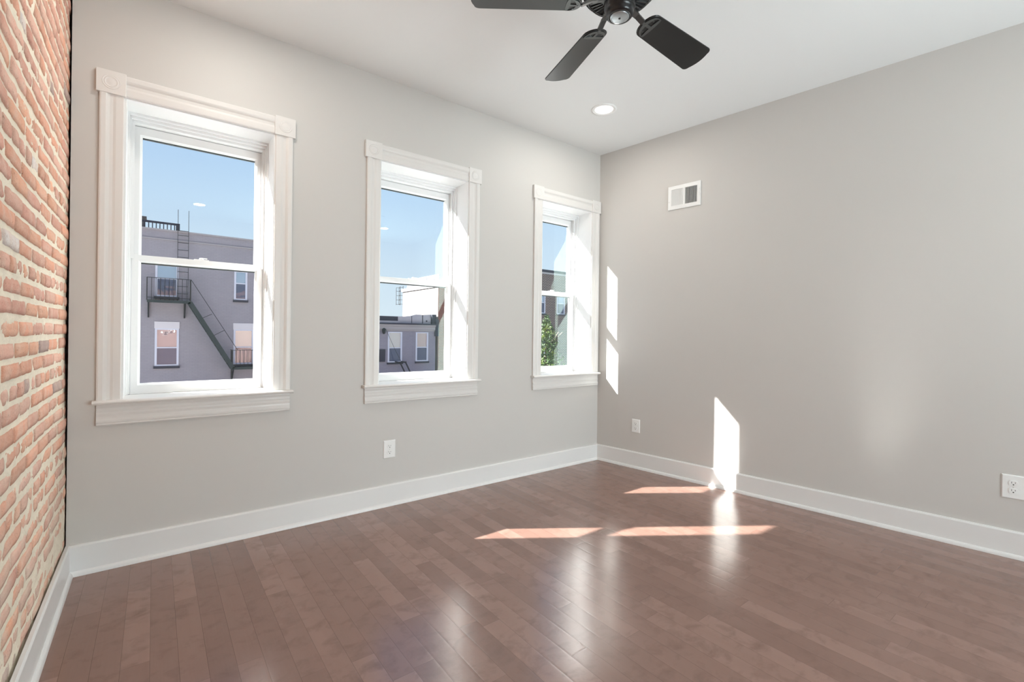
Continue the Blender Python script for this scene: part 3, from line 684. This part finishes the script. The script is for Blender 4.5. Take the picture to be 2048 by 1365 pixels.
RR = empty('roof_railing', (-4.6, YF + .4, 5.10), label='dark picket railing on the roof of the tall grey building', cat='railing')
m = MB(); m.box(-1.4, 2.25, -.04, .04, .62, .70); m.box(-1.4, 2.25, -.03, .03, .24, .29)
for k in range(28): m.box(-1.4 + k * .128, -1.365 + k * .128, -.02, .02, .24, .70) if -1.4 + k * .128 < 2.15 else None
m.build('pickets', M_roofdark, RR)
m = MB(); m.box(2.12, 2.26, -.06, .06, 0, .70); m.build('post', M_roofdark, RR)
m = MB(); m.box(-4.35, -3.55, YF + .9, YF + 1.6, 5.08, 5.98); m.box(-4.4, -3.5, YF + .85, YF + 1.65, 5.98, 6.04); m.build('chimney', mat('dark_chimney_brick', (.12, .11, .11), .9, var=.2), label='squat dark chimney at the left end of the roof railing', cat='chimney')

# low slate-grey house opposite the middle window
B2 = empty('rowhouse', (7.4, YF, GZ), label='low slate grey rowhouse with two sash windows seen through the middle window', cat='house')
ox = -7.4; w2 = [(7.15, 8.0, -.54, 1.18, .28, G_pale, G_dark), (8.84, 9.64, -.52, 1.18, .30, G_orange, G_dark), (5.35, 6.2, -.54, 1.18, .28, G_pink, G_dark)]
m = MB(); m.slab(4.62 + ox, 10.12 + ox, 0, 1.62 - GZ, 0, .25, [(a + ox, b + ox, c - GZ, d - GZ) for a, b, c, d, *_ in w2]); m.box(4.62 + ox, 10.12 + ox, .25, 9, 0, 1.55 - GZ)
m.build('wall', M_greybrick2, B2)
for a, b, c, d, zm, gu, gl_ in w2: facade_window(B2, a + ox, b + ox, c - GZ, d - GZ, zm - GZ, gu, gl_, 0, fw=.09)
m = MB(); m.prism([(0, 1.24 - GZ), (-.05, 1.24 - GZ), (-.06, 1.30 - GZ), (-.10, 1.33 - GZ), (-.11, 1.46 - GZ), (-.17, 1.52 - GZ), (-.17, 1.60 - GZ), (0, 1.60 - GZ)], 'x', 4.62 + ox, 10.05 + ox); m.build('cornice', M_greyband, B2)
m = MB(); m.box(4.62 + ox, 10.12 + ox, -.22, .2, 1.60 - GZ, 1.68 - GZ); m.build('gutter', M_roofdark, B2)
m = MB(); m.box(4.62 + ox, 7.78 + ox, .1, .5, 1.68 - GZ, 2.06 - GZ); m.build('roof_edge', M_roofdark, B2)
m = MB(); m.box(4.62 + ox, 7.80 + ox, -.02, .1, 1.68 - GZ, 1.80 - GZ); m.prism([(7.78 + ox, 1.68 - GZ), (10.0 + ox, 1.68 - GZ), (9.85 + ox, 2.24 - GZ), (9.3 + ox, 2.20 - GZ), (8.9 + ox, 2.22 - GZ), (8.4 + ox, 2.08 - GZ), (7.72 + ox, 2.06 - GZ)], 'y', .12, .5); m.build('parapet', M_roofgrey, B2)
m = MB(); m.box(8.62 + ox, 8.645 + ox, .10, .125, 1.7 - GZ, 2.1 - GZ); m.build('parapet_seam', M_roofdark, B2); m = MB(); m.box(9.30 + ox, 9.345 + ox, .10, .125, 1.7 - GZ, 2.18 - GZ); m.build('parapet_seam', M_roofdark, B2)
m = MB(); m.lathe([(.05, .09), (.05, .13)], (9.58 + ox, 0, 1.84 - GZ), 'y', 16); m.build('scupper', M_roofdark, B2)
m = MB(); m.box(9.86 + ox, 10.14 + ox, -.05, .5, 1.62 - GZ, 2.24 - GZ); m.box(10.05 + ox, 10.26 + ox, -.16, .02, .95 - GZ, 1.95 - GZ); m.build('downspout_head', M_roofdark, B2)
def wpart(m, name, mt):
    m.v = [(x + ox, y - YF, z - GZ) for x, y, z in m.v]; return m.build(name, mt, B2)
m = MB(); m.box(6.55, 6.98, YF - .09, YF, -.48, .20); wpart(m, 'shutter', M_extsill)
m = MB(); m.lathe([(.02, 0), (.06, .02), (.09, .10), (.10, .24), (.05, .32), (.01, .34)], (6.84, YF - .2, 1.05), 'z', 20); m.bar((6.84, YF - .2, 1.3), (6.84, YF - .01, 1.3), .04); wpart(m, 'wall_lamp', M_extblack)
m = MB(); yy = YF - .6
m.bar((7.62, yy, -.50), (8.4, yy, -2.0), .06); m.bar((7.96, yy, -.52), (8.72, yy, -2.0), .06); m.bar((7.58, yy, -.50), (8.0, yy, -.50), .07); m.bar((7.6, yy, -.5), (7.6, YF, -.5), .05); m.bar((7.98, yy, -.5), (7.98, YF, -.5), .05)
wpart(m, 'service_pipes', M_extblack)
m = MB()
pts = [Vector((6.95, YF - .15, 1.35)), Vector((7.2, YF - .2, .8)), Vector((7.45, YF - .3, .2)), Vector((7.75, YF - .5, -.48))]
for a, b in zip(pts, pts[1:]): m.bar(a, b, .018)
wpart(m, 'cable', M_extblack)

# taller building beside it: red brick front, cream painted side wall in the sun
B3 = empty('corner_building', (12.6, YF, GZ), label='tall building with a sunlit cream side wall behind the low rowhouse', cat='building')
o3 = -12.6; t3 = 3.92 - GZ
m = MB(); m.box(10.30 + o3, 15.0 + o3, 0, 5.04, 0, t3 - .02); m.build('front_wall', M_redbrick, B3)
m = MB(); m.box(10.28 + o3, 10.30 + o3, .02, 5.05, 0, t3); m.build('side_wall', M_creambrick, B3)
m = MB(); m.box(10.20 + o3, 10.5 + o3, -.02, 5.12, t3, t3 + .20); m.box(10.5 + o3, 15.0 + o3, -.02, .25, t3, t3 + .20); m.build('parapet_cap', M_tallcap, B3)
m = MB(); zr0, zr1 = t3 + .2, t3 + .78
m.box(10.36 + o3, 10.42 + o3, .1, 4.6, zr1 - .07, zr1); m.box(10.36 + o3, 10.42 + o3, .1, 4.6, zr0 + .06, zr0 + .10)
for k in range(36): m.box(10.375 + o3, 10.405 + o3, .12 + k * .125, .155 + k * .125, zr0, zr1)
m.build('roof_railing', M_tallcap, B3)
m = MB()
for yy in (5.15, 5.6): m.bar((10.34 + o3, yy, 3.05 - GZ), (10.34 + o3, yy, 4.35 - GZ), .025); m.bar((10.05 + o3, yy, 3.05 - GZ), (10.05 + o3, yy, 4.25 - GZ), .02)
for z in (3.1, 3.4, 3.7, 4.0, 4.25): m.bar((10.05 + o3, 5.15, z - GZ), (10.34 + o3, 5.15, z - GZ), .02); m.bar((10.05 + o3, 5.6, z - GZ), (10.34 + o3, 5.6, z - GZ), .02)
m.build('side_ladder', M_extblack, B3)

# brown brick building and the tree opposite the right window
B4 = empty('brick_building', (18.0, YF, GZ), label='dark brown brick building behind the tree in the right window', cat='building')
o4 = -18.0; t4 = 5.55 - GZ
w4 = [(18.05, 18.80, 2.62, 4.20, 3.4, G_blue, G_dark), (18.05, 18.80, -.7, 1.0, .1, G_blue, G_dark), (16.0, 16.9, 2.62, 4.20, 3.4, G_blue, G_dark), (19.9, 20.7, 2.62, 4.2, 3.4, G_blue, G_dark)]
m = MB(); m.slab(15.2 + o4, 21.35 + o4, 0, t4, 0, .25, [(a + o4, b + o4, c - GZ, d - GZ) for a, b, c, d, *_ in w4]); m.box(15.2 + o4, 21.35 + o4, .25, 9, 0, t4 - .1); m.build('wall', M_brownbrick, B4)
for a, b, c, d, zm, gu, gl_ in w4: facade_window(B4, a + o4, b + o4, c - GZ, d - GZ, zm - GZ, gu, gl_, 0, fw=.08)
m = MB(); m.box(15.15 + o4, 21.45 + o4, -.12, .4, t4, t4 + .18); m.build('roof_edge', M_roofdark, B4)
m = MB(); m.box(15.17 + o4, 21.4 + o4, -.08, .3, t4 - .12, t4); m.build('coping', M_tallcap, B4)
m = MB(); m.prism([(21.5, GZ), (26, GZ), (26, 3.4), (21.5, 1.1)], 'y', 21, 28); m.build('outbuilding', M_roofdark, label='low dark slant-roofed building right of the brown brick building', cat='building')

M_bark = mat('bark', (0.12, 0.09, 0.07), 0.9, var=.3, vscale=20)
def leaf_mat():
    m = bpy.data.materials.new('leaves'); g = NG(m); a = g.n('ShaderNodeObjectInfo'); tcn = g.n('ShaderNodeTexCoord').outputs['Object']
    n = g.noise(tcn, 3.0, 3); c = g.ramp(n, [(0.3, (0.012, 0.035, 0.012)), (0.75, (0.16, 0.20, 0.03)), (0.5, (0.045, 0.09, 0.02))])
    g.l(c, g.b.inputs['Base Color']); g.b.inputs['Roughness'].default_value = 0.5; g.b.inputs['Transmission Weight'].default_value = 0.0
    return m
T = empty('street_tree', (10.05, 12.0, GZ), label='leafy green street tree in front of the brown brick building', cat='tree')
rng = random.Random(11)
m = MB(); m.lathe([(.16, 0), (.12, 1.2), (.10, 2.4), (.06, 4.2), (.02, 5.2)], n=14)
for k in range(16):
    a = rng.uniform(0, 2 * pi); z0_ = rng.uniform(1.6, 4.4); L = rng.uniform(.5, 1.0); m.bar((0, 0, z0_), (L * cos(a), L * sin(a), z0_ + L * .8), .04)
m.build('trunk', M_bark, T)
m = MB()
for k in range(9000):
    while True:
        p = Vector((rng.uniform(-1, 1), rng.uniform(-1, 1), rng.uniform(-1, 1)))
        if p.length < 1: break
    hgt = (p.z + 1) / 2; wv = 1.15 * (1 - .75 * max(0, hgt - .35)) * (0.75 + 0.5 * noise.noise(p * 2.2))
    c = Vector((p.x * wv, p.y * wv, 3.15 + 2.75 * p.z))
    q = Matrix.Rotation(rng.uniform(0, 6.28), 3, 'Z') @ Matrix.Rotation(rng.uniform(-1.2, 1.2), 3, 'X') @ Matrix.Rotation(rng.uniform(0, 6.28), 3, 'Y'); s = rng.uniform(.035, .065)
    m.add([c + q @ Vector(v) * s for v in ((-1, 0, 0), (-.3, .5, .1), (1, 0, 0), (-.3, -.5, .1))], [(0, 1, 2, 3)])
m.build('foliage', leaf_mat(), T, merge=False)
